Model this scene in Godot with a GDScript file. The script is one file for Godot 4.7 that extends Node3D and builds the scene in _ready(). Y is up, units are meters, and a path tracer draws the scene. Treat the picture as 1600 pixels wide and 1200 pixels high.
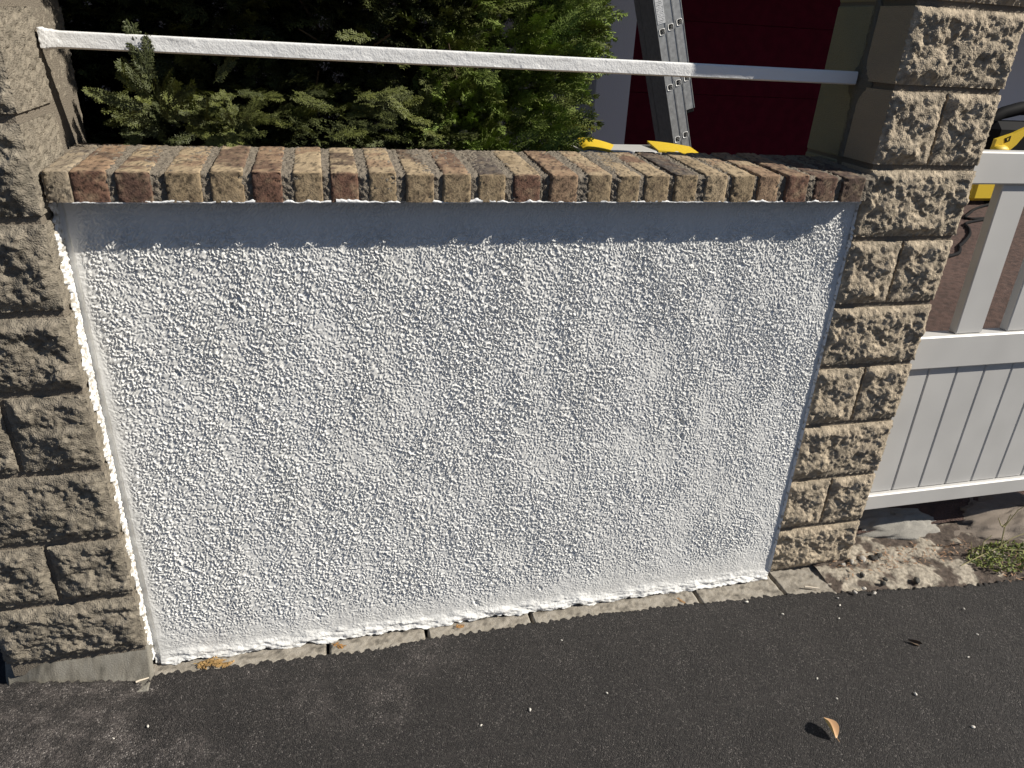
extends Node3D
# A white rough-cast garden wall with a brick coping between two rock-faced block pillars, seen from the pavement.

const W := 1.8166          # clear width of the wall between the pillars
const SUN := Vector3(0.72, 0.62, 0.31)
const HOSE := [Vector3(9.0, 0.08, -6.0), Vector3(8.36, 0.048, -5.73), Vector3(7.93, 0.048, -5.43), Vector3(7.55, 0.048, -5.10), Vector3(7.85, 0.048, -5.10), Vector3(7.37, 0.048, -4.89), Vector3(7.22, 0.048, -4.77), Vector3(7.11, 0.048, -4.62), Vector3(6.90, 0.048, -4.39), Vector3(6.67, 0.048, -4.19), Vector3(6.42, 0.048, -3.99), Vector3(6.30, 0.048, -3.90), Vector3(6.17, 0.048, -3.76), Vector3(5.95, 0.048, -3.60), Vector3(5.4, 0.048, -3.4)]
var M := {}                # materials
var rng := RandomNumberGenerator.new()

# ------------------------------------------------------------------ helpers
class Shape:
	var v := PackedVector3Array()
	var n := PackedVector3Array()
	var c := PackedColorArray()
	var idx := PackedInt32Array()
	func grid(p: PackedVector3Array, nx: int, ny: int, cols := PackedColorArray(), flip := false) -> void:
		# nx by ny points, i runs to the viewer's right, j up
		var at := v.size()
		v.append_array(p)
		var nn := PackedVector3Array()
		nn.resize(p.size())
		for j in ny:
			for i in nx:
				var a: Vector3 = p[j * nx + mini(i + 1, nx - 1)] - p[j * nx + maxi(i - 1, 0)]
				var b: Vector3 = p[mini(j + 1, ny - 1) * nx + i] - p[maxi(j - 1, 0) * nx + i]
				var q := a.cross(b).normalized()
				nn[j * nx + i] = -q if flip else q
		n.append_array(nn)
		if cols.size() == p.size():
			c.append_array(cols)
		else:
			var w := PackedColorArray()
			w.resize(p.size())
			w.fill(cols[0] if cols.size() else Color.WHITE)
			c.append_array(w)
		var t := PackedInt32Array()
		t.resize((nx - 1) * (ny - 1) * 6)
		var k := 0
		for j in ny - 1:
			for i in nx - 1:
				var o := at + j * nx + i
				if flip:
					t[k] = o; t[k + 1] = o + 1; t[k + 2] = o + nx + 1
					t[k + 3] = o; t[k + 4] = o + nx + 1; t[k + 5] = o + nx
				else:
					t[k] = o; t[k + 1] = o + nx; t[k + 2] = o + nx + 1
					t[k + 3] = o; t[k + 4] = o + nx + 1; t[k + 5] = o + 1
				k += 6
		idx.append_array(t)
	func quad(a: Vector3, b: Vector3, d: Vector3, e: Vector3, col := Color.WHITE) -> void:
		# bottom left, bottom right, top right, top left as seen from outside
		grid(PackedVector3Array([a, b, e, d]), 2, 2, PackedColorArray([col]))
	func tri(a: Vector3, b: Vector3, d: Vector3, nor: Vector3, col: Color) -> void:
		var at := v.size()
		v.append_array([a, b, d])
		n.append_array([nor, nor, nor])
		c.append_array([col, col, col])
		idx.append_array([at, at + 1, at + 2])
	func box(lo: Vector3, hi: Vector3, r := 0.0, col := Color.WHITE, xf := Transform3D()) -> void:
		# a box with chamfered edges
		var ctr := (lo + hi) / 2
		var h := (hi - lo) / 2
		r = minf(r, minf(h.x, minf(h.y, h.z)) * 0.95)
		var ax := [Vector3.RIGHT, Vector3.UP, Vector3.BACK]
		for a in 3:
			for s in [-1.0, 1.0]:
				var w: Vector3 = ax[a] * s
				var u: Vector3 = ax[(a + 1) % 3] * s
				var t: Vector3 = ax[(a + 2) % 3]
				var ha := h[a]
				var hu := h[(a + 1) % 3] - r
				var ht := h[(a + 2) % 3] - r
				quad(xf * (ctr + w * ha - u * hu - t * ht), xf * (ctr + w * ha + u * hu - t * ht), xf * (ctr + w * ha + u * hu + t * ht), xf * (ctr + w * ha - u * hu + t * ht), col)
		if r <= 0.0:
			return
		for a in 3:   # edge strips run along axis a
			var b := (a + 1) % 3
			var d := (a + 2) % 3
			for sb in [-1.0, 1.0]:
				for sd in [-1.0, 1.0]:
					var p1: Vector3 = ctr + ax[b] * sb * h[b] + ax[d] * sd * (h[d] - r)
					var p2: Vector3 = ctr + ax[b] * sb * (h[b] - r) + ax[d] * sd * h[d]
					var e: Vector3 = ax[a] * (h[a] - r)
					var out: Vector3 = ax[b] * sb + ax[d] * sd
					if (p2 - p1).cross(e).dot(out) > 0:
						quad(xf * (p1 - e), xf * (p2 - e), xf * (p2 + e), xf * (p1 + e), col)
					else:
						quad(xf * (p2 - e), xf * (p1 - e), xf * (p1 + e), xf * (p2 + e), col)
		for sx in [-1.0, 1.0]:
			for sy in [-1.0, 1.0]:
				for sz in [-1.0, 1.0]:
					var g := Vector3(sx, sy, sz)
					var q1 := ctr + g * (h - Vector3(0, r, r))
					var q2 := ctr + g * (h - Vector3(r, 0, r))
					var q3 := ctr + g * (h - Vector3(r, r, 0))
					if (q2 - q1).cross(q3 - q1).dot(g) > 0:
						tri(xf * q1, xf * q3, xf * q2, (xf.basis * g).normalized(), col)
					else:
						tri(xf * q1, xf * q2, xf * q3, (xf.basis * g).normalized(), col)
	func tube(pts: PackedVector3Array, r0: float, r1: float, sides := 6, col := Color.WHITE) -> void:
		var p := PackedVector3Array()
		var m := pts.size()
		var up := Vector3(0.31, 0.2, 0.93)
		for k in m:
			var d := (pts[mini(k + 1, m - 1)] - pts[maxi(k - 1, 0)]).normalized()
			var a := d.cross(up).normalized()
			var b := d.cross(a).normalized()
			var r := lerpf(r0, r1, float(k) / (m - 1))
			for s in sides + 1:
				var ang := -TAU * s / sides
				p.append(pts[k] + (a * cos(ang) + b * sin(ang)) * r)
		grid(p, sides + 1, m, PackedColorArray([col]), true)
	func lump(ctr: Vector3, rad: Vector3, sd: int, rough: float, turn: float, col := Color.WHITE, nx := 10, ny := 7) -> void:
		# a stone: an uneven ellipsoid
		var f := FastNoiseLite.new()
		f.seed = sd
		f.frequency = 0.9
		var p := PackedVector3Array()
		for j in ny:
			for i in nx:
				var th := -TAU * i / (nx - 1)
				var ph := PI * (float(j) / (ny - 1) - 0.5)
				var d := Vector3(cos(ph) * cos(th), sin(ph), cos(ph) * sin(th))
				var k := 1.0 + rough * (f.get_noise_3dv(d * 1.3) + 0.35 * f.get_noise_3dv(d * 3.7) + 0.18 * f.get_noise_3dv(d * 9.0))
				d = (d * k * rad).rotated(Vector3.UP, turn)
				p.append(ctr + d)
		grid(p, nx, ny, PackedColorArray([col]))
	func mesh() -> ArrayMesh:
		var a := []
		a.resize(Mesh.ARRAY_MAX)
		a[Mesh.ARRAY_VERTEX] = v
		a[Mesh.ARRAY_NORMAL] = n
		a[Mesh.ARRAY_COLOR] = c
		a[Mesh.ARRAY_INDEX] = idx
		var m := ArrayMesh.new()
		m.add_surface_from_arrays(Mesh.PRIMITIVE_TRIANGLES, a)
		return m

func obj(called: String, m: Mesh, mat: Material, parent: Node = self, at := Vector3.ZERO) -> MeshInstance3D:
	var o := MeshInstance3D.new()
	o.name = called
	o.mesh = m
	o.material_override = mat
	o.position = at
	parent.add_child(o, true)
	return o

func tag(o: Node, label: String, category := "", group := "", kind := "") -> void:
	if label: o.set_meta("label", label)
	if category: o.set_meta("category", category)
	if group: o.set_meta("group", group)
	if kind: o.set_meta("kind", kind)

func thing(called: String, label: String, category: String, at := Vector3.ZERO, group := "") -> Node3D:
	var o := Node3D.new()
	o.name = called
	o.position = at
	add_child(o, true)
	tag(o, label, category, group)
	return o

func noise(sd: int, wave: float, oct := 3, type := FastNoiseLite.TYPE_SIMPLEX_SMOOTH) -> FastNoiseLite:
	var f := FastNoiseLite.new()
	f.seed = sd
	f.noise_type = type
	f.frequency = 1.0 / wave
	f.fractal_type = FastNoiseLite.FRACTAL_FBM if oct > 1 else FastNoiseLite.FRACTAL_NONE
	f.fractal_octaves = oct
	return f

func tex(sd: int, freq: float, oct: int, dark: float, light: float, type := FastNoiseLite.TYPE_SIMPLEX_SMOOTH, size := 512) -> NoiseTexture2D:
	var t := NoiseTexture2D.new()
	t.width = size
	t.height = size
	t.seamless = true
	var f := noise(sd, 1.0, oct, type)
	f.frequency = freq
	t.noise = f
	var g := Gradient.new()
	g.set_color(0, Color(dark, dark, dark))
	g.set_color(1, Color(light, light, light))
	t.color_ramp = g
	return t

func mat(col: Color, rough := 0.9, albedo: Texture2D = null, bump: Texture2D = null, bump_mm := 0.0, per_m := 8.0, tinted := true, metal := 0.0) -> StandardMaterial3D:
	# col is a linear base colour
	var m := StandardMaterial3D.new()
	m.albedo_color = col.linear_to_srgb()
	m.roughness = rough
	m.metallic = metal
	m.vertex_color_use_as_albedo = tinted
	if albedo or bump:
		m.uv1_triplanar = true
		m.uv1_world_triplanar = true
		m.uv1_scale = Vector3(per_m, per_m, per_m)
		m.albedo_texture = albedo
		if bump:
			m.heightmap_enabled = true
			m.heightmap_texture = bump
			m.heightmap_scale = bump_mm * 0.1
	return m

func ss(a: float, b: float, x: float) -> float:
	return smoothstep(a, b, x)

# ------------------------------------------------------------------ scene
func _ready() -> void:
	rng.seed = 7
	var cam := Camera3D.new()
	cam.name = "camera"
	cam.transform = Transform3D(Basis(Vector3(0.969673, 0.04437, 0.240343), Vector3(0.061245, 0.907894, -0.414702), Vector3(-0.236606, 0.416845, 0.877643)).orthonormalized(), Vector3(0.50951, 1.5, 1.57089))
	cam.fov = 56.4377
	cam.near = 0.05
	cam.far = 400.0
	add_child(cam)
	var env := Environment.new()
	env.background_mode = Environment.BG_SKY
	var sky := ProceduralSkyMaterial.new()
	sky.sky_top_color = Color(0.30, 0.385, 0.52)
	sky.sky_horizon_color = Color(0.55, 0.61, 0.69)
	sky.ground_energy_multiplier = 0.5
	sky.ground_bottom_color = Color(0.2, 0.19, 0.18)
	sky.ground_horizon_color = Color(0.35, 0.36, 0.37)
	sky.sky_energy_multiplier = 0.9
	var s := Sky.new()
	s.sky_material = sky
	env.sky = s
	env.tonemap_mode = Environment.TONE_MAPPER_LINEAR
	env.tonemap_exposure = 1.22
	env.sdfgi_enabled = true
	env.ssao_enabled = true
	env.ssil_enabled = true
	var we := WorldEnvironment.new()
	we.name = "world_environment"
	we.environment = env
	add_child(we)
	var sun := DirectionalLight3D.new()
	sun.name = "sun"
	sun.light_energy = 1.6
	sun.light_color = Color(1.0, 0.973, 0.925)
	sun.light_angular_distance = 0.5
	sun.shadow_enabled = true
	add_child(sun)
	sun.look_at_from_position(SUN * 10.0, Vector3.ZERO)

	materials()
	grounds()
	house()
	garden_wall()
	pillars()
	rail()
	gate()
	hedge()
	ladder()
	washer()
	tray()
	footing()
	litter()

func materials() -> void:
	var speck := tex(11, 0.09, 4, 0.70, 1.0)
	var fine := tex(12, 0.06, 5, 0.0, 1.0)
	var coarse := tex(13, 0.02, 5, 0.0, 1.0)
	var pits := tex(14, 0.05, 2, 0.0, 1.0, FastNoiseLite.TYPE_CELLULAR)
	M.stucco = mat(Color(0.77, 0.768, 0.752), 0.85, null, fine, 0.35, 6.0)
	M.paint = mat(Color(0.82, 0.82, 0.81), 0.6, null, fine, 0.5, 6.0)
	M.stone = mat(Color(1, 1, 1), 0.95, speck, fine, 2.6, 7.0)
	M.mortar = mat(Color(0.27, 0.23, 0.18), 0.97, speck, fine, 2.0, 8.0)
	M.brick = mat(Color(1, 1, 1), 0.92, speck, pits, 0.7, 9.0)
	var chip := tex(15, 0.095, 1, 0.0, 1.0, FastNoiseLite.TYPE_CELLULAR, 1024)
	var cf: FastNoiseLite = chip.noise
	cf.cellular_return_type = FastNoiseLite.RETURN_CELL_VALUE
	cf.cellular_jitter = 1.0
	var ramp := Gradient.new()
	ramp.offsets = PackedFloat32Array([0.0, 0.35, 0.80, 0.90, 0.965, 1.0])
	ramp.colors = PackedColorArray([Color(0.20, 0.19, 0.19), Color(0.29, 0.275, 0.27), Color(0.42, 0.40, 0.385), Color(0.49, 0.475, 0.46), Color(0.58, 0.565, 0.55), Color(0.80, 0.78, 0.76)])
	chip.color_ramp = ramp
	var dome := tex(15, 0.095, 1, 1.0, 0.0, FastNoiseLite.TYPE_CELLULAR, 1024)
	var df: FastNoiseLite = dome.noise
	df.cellular_return_type = FastNoiseLite.RETURN_DISTANCE
	df.cellular_jitter = 1.0
	M.asphalt = mat(Color(1, 1, 1), 0.8, chip, dome, 3.0, 3.6)
	M.far_asphalt = mat(Color(0.05, 0.047, 0.046), 0.9, speck, coarse, 3.0, 3.0)
	M.concrete = mat(Color(0.44, 0.40, 0.34), 0.95, speck, fine, 0.7, 6.0)
	M.aggregate = mat(Color(0.24, 0.135, 0.105), 0.9, tex(21, 0.11, 3, 0.25, 1.0), pits, 5.0, 4.0)
	M.soil = mat(Color(0.05, 0.04, 0.03), 1.0, speck, coarse, 20.0, 2.0)
	M.pvc = mat(Color(0.60, 0.59, 0.57), 0.42, tex(22, 0.01, 2, 0.95, 1.0), null, 0.0, 1.0)
	M.house_wall = mat(Color(0.68, 0.67, 0.68), 0.9, null, fine, 1.0, 3.0)
	M.red = mat(Color(0.095, 0.004, 0.015), 0.85, tex(23, 0.02, 3, 0.85, 1.0), null, 0.0, 1.0)
	M.red.metallic_specular = 0.25
	M.alu = mat(Color(0.62, 0.62, 0.60), 0.38, tex(24, 0.03, 4, 0.8, 1.0), null, 0.0, 2.0, true, 0.6)
	M.rim = mat(Color(0.75, 0.75, 0.74), 0.5, null, null, 0.0, 1.0, true, 0.2)
	M.black = mat(Color(0.010, 0.010, 0.011), 0.7)
	M.black.metallic_specular = 0.2
	M.yellow = mat(Color(0.78, 0.54, 0.03), 0.5, tex(25, 0.04, 3, 0.9, 1.0), null, 0.0, 3.0)
	M.plain = mat(Color(1, 1, 1), 0.85)
	M.roof = mat(Color(0.5, 0.48, 0.45), 0.9)
	var leaf := mat(Color(1, 1, 1), 0.62)
	leaf.backlight_enabled = true
	leaf.backlight = Color(0.25, 0.3, 0.1)
	leaf.cull_mode = BaseMaterial3D.CULL_DISABLED
	M.leaf = leaf
	M.bark = mat(Color(0.11, 0.075, 0.05), 0.95, speck, fine, 1.0, 10.0)

# ------------------------------------------------------------------ ground
func asphalt_edge(x: float) -> float:
	var xs := [-0.6, -0.33, -0.228, -0.10, 0.015, 0.254, 0.503, 0.715, 1.151, 1.645, 1.888, 2.02, 2.20, 2.45, 2.8, 3.4]
	var zs := [0.045, 0.042, 0.040, 0.038, 0.026, 0.041, 0.048, 0.040, 0.040, 0.060, 0.077, 0.10, 0.12, 0.15, 0.17, 0.2]
	for k in xs.size() - 1:
		if x < xs[k + 1]:
			return lerpf(zs[k], zs[k + 1], clampf((x - xs[k]) / (xs[k + 1] - xs[k]), 0, 1))
	return 0.2

func grounds() -> void:
	var g := Shape.new()
	g.quad(Vector3(-150, -0.03, 150), Vector3(150, -0.03, 150), Vector3(150, -0.03, -150), Vector3(-150, -0.03, -150))
	tag(obj("ground", g.mesh(), M.far_asphalt), "", "", "", "structure")
	# pavement in front of the wall, uneven, with a crumbling edge
	var big := noise(6, 0.35, 3)
	var dust := noise(8, 0.06, 4)
	var edge := noise(9, 0.018, 2)
	var lump := noise(10, 0.011, 2)
	var nx := 760
	var ny := 190
	var p := PackedVector3Array()
	var c := PackedColorArray()
	p.resize(nx * ny)
	c.resize(nx * ny)
	for j in ny:
		var t := float(j) / (ny - 1)
		for i in nx:
			var x := -0.42 + 3.3 * i / (nx - 1)
			var ze := asphalt_edge(x) + edge.get_noise_2d(x, 3.0) * 0.012
			var z := lerpf(ze, 0.86, 1.0 - t)
			var h := big.get_noise_2d(x, z) * 0.004 + lump.get_noise_2d(x, z) * 0.0016
			h -= 0.009 * ss(0.007, 0.0, z - ze)
			h += 0.19 * maxf(0.0, -x - 0.02) * ss(0.9, 0.1, z)
			p[j * nx + i] = Vector3(x, 0.003 + h, z)
			var left := ss(0.75, -0.3, x + big.get_noise_2d(x + 3.0, z) * 1.0)
			var mid := ss(0.35, 0.0, absf(x - 1.15 + big.get_noise_2d(x, z + 9.0) * 0.6)) * ss(0.35, 0.6, z) * 0.5
			var ds := clampf(maxf(left, mid) * (0.75 + 0.9 * dust.get_noise_2d(x, z + 5.0)), 0, 1)
			var a := 0.25 * (1.0 + 0.18 * big.get_noise_2d(x * 2.0, z * 2.0)) + 0.42 * ds * ds
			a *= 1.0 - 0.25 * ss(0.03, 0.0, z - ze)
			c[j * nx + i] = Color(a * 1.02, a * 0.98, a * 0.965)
	var sh := Shape.new()
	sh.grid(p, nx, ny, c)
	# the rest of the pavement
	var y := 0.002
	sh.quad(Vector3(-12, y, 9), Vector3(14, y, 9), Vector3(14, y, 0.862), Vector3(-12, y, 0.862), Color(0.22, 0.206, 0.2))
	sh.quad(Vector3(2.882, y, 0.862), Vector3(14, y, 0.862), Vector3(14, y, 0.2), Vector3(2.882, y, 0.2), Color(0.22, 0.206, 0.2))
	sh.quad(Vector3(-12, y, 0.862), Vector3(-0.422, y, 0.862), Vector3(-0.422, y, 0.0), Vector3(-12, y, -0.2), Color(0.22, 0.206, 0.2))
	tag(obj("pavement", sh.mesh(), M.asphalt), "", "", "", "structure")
	# drive of red-brown exposed aggregate behind the gate
	var dr := Shape.new()
	var dn := noise(31, 0.05, 3)
	p = PackedVector3Array()
	c = PackedColorArray()
	var st := 0.03
	for j in 270:
		for i in 320:
			var pt := Vector3(1.95 + i * st, 0.0, -0.12 - j * st)
			pt.y = 0.03 + dn.get_noise_2d(pt.x, pt.z) * 0.006 + rng.randf() * 0.004
			p.append(pt)
			var k := rng.randf()
			var col := Color(1, 1, 1) * (0.45 + 0.8 * k)
			if k > 0.9: col = Color(1.6, 2.0, 2.2)
			p[-1].y += 0.004 * k
			c.append(col)
	dr.grid(p, 320, 270, c)
	tag(obj("driveway", dr.mesh(), M.aggregate), "", "", "", "structure")
	var sl := Shape.new()
	sl.quad(Vector3(-6, 0.02, -0.2), Vector3(1.95, 0.02, -0.2), Vector3(1.95, 0.02, -6), Vector3(-6, 0.02, -6))
	tag(obj("garden_soil", sl.mesh(), M.soil), "", "", "", "structure")

# ------------------------------------------------------------------ house
func house() -> void:
	var t := thing("house", "grey rendered house front with a jutting balcony, behind the hedge", "house", Vector3(0, 0, -3))
	var w := Shape.new()
	w.box(Vector3(2.19, 0, -3.0), Vector3(2.42, 2.7, 0.0), 0.004)
	w.box(Vector3(2.42, 2.2, -3.0), Vector3(4.9, 2.7, -0.14), 0.0)
	w.box(Vector3(4.9, 0, -9.0), Vector3(5.1, 2.7, 0.0), 0.004)
	w.box(Vector3(5.1, 0, -9.0), Vector3(22.0, 2.7, -6.0), 0.004)
	obj("wall", w.mesh(), M.house_wall, t)
	w = Shape.new()
	w.box(Vector3(-5, 0, -3.0), Vector3(2.17, 2.7, -0.35), 0.004, Color(0.55, 0.5, 0.47))
	obj("return_wall", w.mesh(), M.house_wall, t)
	w = Shape.new()
	w.box(Vector3(-5, 2.7, -3.0), Vector3(7.4, 2.9, 1.35), 0.01)
	w.box(Vector3(-5, 2.902, 1.2), Vector3(7.4, 3.6, 1.34), 0.01)
	w.box(Vector3(7.402, 2.7, -9.0), Vector3(22, 2.9, -4.2), 0.01)
	obj("balcony", w.mesh(), M.roof, t)
	var d := thing("garage_door", "dark red garage door of wide horizontal panels behind the ladder", "garage door", Vector3(2.42, 0, -3.10))
	for k in 5:
		w = Shape.new()
		w.box(Vector3(0.004, 0.03 + k * 0.43, -0.04), Vector3(2.476, 0.03 + k * 0.43 + 0.4285, 0.0), 0.0025)
		obj("panel", w.mesh(), M.red, d)
	w = Shape.new()
	w.box(Vector3(0.004, 0.0, -0.08), Vector3(2.476, 2.2, -0.045))
	obj("backing", w.mesh(), M.black, d)

# ------------------------------------------------------------------ wall
func garden_wall() -> void:
	var t := thing("garden_wall", "low white rough-cast wall topped with a row of tan and red bricks", "wall")
	# core
	var k := Shape.new()
	k.box(Vector3(0.003, -0.1, -0.17), Vector3(W - 0.003, 1.222, -0.022))
	obj("core", k.mesh(), M.mortar, t)
	# the render, modelled as relief
	var nx := 1070
	var ny := 715
	var n1 := noise(1, 0.0062, 2)
	var n2 := noise(2, 0.0040, 1)
	var lo := noise(3, 0.17, 2)
	var lo2 := noise(33, 0.42, 2)
	var warp := noise(4, 0.03, 1)
	var rag := noise(15, 0.035, 3)
	var rag2 := noise(16, 0.012, 2)
	var smear := noise(17, 0.05, 3)
	var p := PackedVector3Array()
	var c := PackedColorArray()
	p.resize(nx * ny)
	c.resize(nx * ny)
	for j in ny:
		var tj := float(j) / (ny - 1)
		for i in nx:
			var x := 0.0015 + (W - 0.003) * i / (nx - 1)
			var yb := 0.006 + 0.013 * rag.get_noise_2d(x * 0.35, 0.0) + 0.003 * rag2.get_noise_2d(x * 0.35, 0.0)
			var y := lerpf(yb, 1.2225, tj)
			var up := y - yb
			# how coarse the throw is here
			var a := 0.86 + 0.55 * lo.get_noise_2d(x * 1.3, y * 0.6) + 0.22 * lo2.get_noise_2d(x, y)
			a *= 1.0 - 0.38 * ss(0.95, 1.5, x) * ss(0.95, 0.5, y)
			a = clampf(a, 0.32, 1.15)
			a *= ss(0.016, 0.05, x) * 0.85 + 0.15
			a *= ss(W - 0.002, W - 0.022, x) * 0.7 + 0.3
			a *= ss(0.03, 0.17, up) * 0.80 + 0.20
			a *= 1.0 - 0.45 * ss(1.12, 1.17, y)
			var wx := warp.get_noise_2d(x, y) * 0.006
			var lean := -0.42 + 0.75 * x / W
			var u := (x + lean * (y - 0.6) * 0.45 + wx)
			var b := (y + wx) * 0.62
			var h1 := n1.get_noise_2d(u, b)
			var h2 := n2.get_noise_2d(u + 2.0, b * 1.15)
			var th := 0.00 - 0.18 * lo2.get_noise_2d(x * 1.7 + 5.0, y * 1.1)
			var h := ss(th - 0.14, th + 0.24, h1 + 0.30 * h2) * (0.75 + 0.25 * h1) + h2 * 0.16
			var z := -0.0035 + a * h * 0.0043
			# trowelled bands beside the pillars and at the foot
			z += 0.0009 * smear.get_noise_2d(x * 1.4, y) * (1.0 - a)
			z += smear.get_noise_2d(x * 0.35, y * 0.35) * 0.0010
			var drop := ss(0.0150, 0.0110, x + 0.0018 * rag.get_noise_2d(7.0, y))
			z = lerpf(z, -0.0115, drop * 0.95)
			# the splayed, ragged foot
			z += 0.009 * ss(0.045, 0.0, up) * (1.0 + 1.1 * rag.get_noise_2d(x * 0.5, y * 1.5)) + 0.0007 * rag2.get_noise_2d(x, y * 2.0) * ss(0.12, 0.02, up)
			# a few plucked holes
			p[j * nx + i] = Vector3(x, y, z)
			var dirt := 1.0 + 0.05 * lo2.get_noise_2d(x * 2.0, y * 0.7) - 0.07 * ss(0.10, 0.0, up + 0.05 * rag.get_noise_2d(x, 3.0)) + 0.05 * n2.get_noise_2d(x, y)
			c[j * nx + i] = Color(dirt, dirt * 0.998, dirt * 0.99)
	# plucked holes in the throw
	for hole in [Vector3(1.424, 0.60, 0.008), Vector3(0.86, 0.062, 0.007), Vector3(0.42, 0.09, 0.005), Vector3(0.60, 0.11, 0.005), Vector3(1.05, 0.085, 0.005), Vector3(1.43, 0.556, 0.006), Vector3(0.17, 0.83, 0.006), Vector3(0.30, 0.98, 0.006), Vector3(1.09, 0.52, 0.006)]:
		for j in ny:
			if absf(p[j * nx].y - hole.y) > 0.03: continue
			for i in nx:
				var q := p[j * nx + i]
				var dd: float = Vector2(q.x - hole.x + (q.y - hole.y) * 0.4, (q.y - hole.y) * 0.55).length() / hole.z + 0.5 * n1.get_noise_2d(q.x, q.y)
				if dd < 1.6:
					p[j * nx + i].z = q.z - 0.007 * ss(1.0, 0.5, dd)
	var sh := Shape.new()
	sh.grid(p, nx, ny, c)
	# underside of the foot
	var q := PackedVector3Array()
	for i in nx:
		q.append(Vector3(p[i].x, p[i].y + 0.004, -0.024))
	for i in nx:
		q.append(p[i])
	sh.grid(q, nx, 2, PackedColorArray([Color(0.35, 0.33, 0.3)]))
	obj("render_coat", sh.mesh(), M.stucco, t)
	# white paint carried round on to the pillars' flanks
	for side in 2:
		p = PackedVector3Array()
		var bare := PackedColorArray()
		var rows := 520
		for j in rows:
			var y := 0.03 + 1.235 * j / (rows - 1)
			var face := (0.028 + 0.039 * y if side == 0 else -0.022 + 0.032 * y)
			var reach := face * 0.42 - 0.005 + 0.024 * rag.get_noise_2d(side * 9.0 + 2.0, y * 0.6) + 0.007 * rag2.get_noise_2d(side * 5.0, y)
			reach = minf(reach, face - 0.004)
			if side == 0:
				reach -= 0.008 * ss(1.12, 1.26, y)
				if y < 0.1: reach = minf(reach, 0.02 + 0.006 * rag2.get_noise_2d(1.0, y))
			reach = maxf(reach, 0.004)
			for i in 9:
				var ti := i / 8.0
				var z := lerpf(-0.012, reach, ti)
				var off := 0.0025 + 0.0026 * rag2.get_noise_2d(z * 1.2, y) + 0.0014 * smear.get_noise_2d(z * 3.0, y)
				if i == 8: off = -0.002
				var thin := ss(0.10, 0.32, rag2.get_noise_2d(z * 0.8 + side * 3.0, y * 0.8) + 0.5 * rag.get_noise_2d(z, y * 0.7) + 0.25 * (ti - 0.5))
				bare.append(Color(1, 1, 1).lerp(Color(0.42, 0.37, 0.29), thin * 0.85))
				off -= thin * 0.0012
				p.append(Vector3(off if side == 0 else W - off, y, z if side == 0 else reach - 0.012 - z))
		if side == 1:
			for j in rows:
				for i in 9:
					var e := p[j * 9 + i]
					if i == 0: e.x = W + 0.002
					elif i == 8: e.x = minf(e.x, W - 0.0025)
					p[j * 9 + i] = e
		sh = Shape.new()
		sh.grid(p, 9, rows, bare, side == 0)
		obj("paint_band", sh.mesh(), M.paint, t)
	coping(t)

func lin(r: float, g: float, b: float) -> Color:
	return Color(r, g, b)

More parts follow.
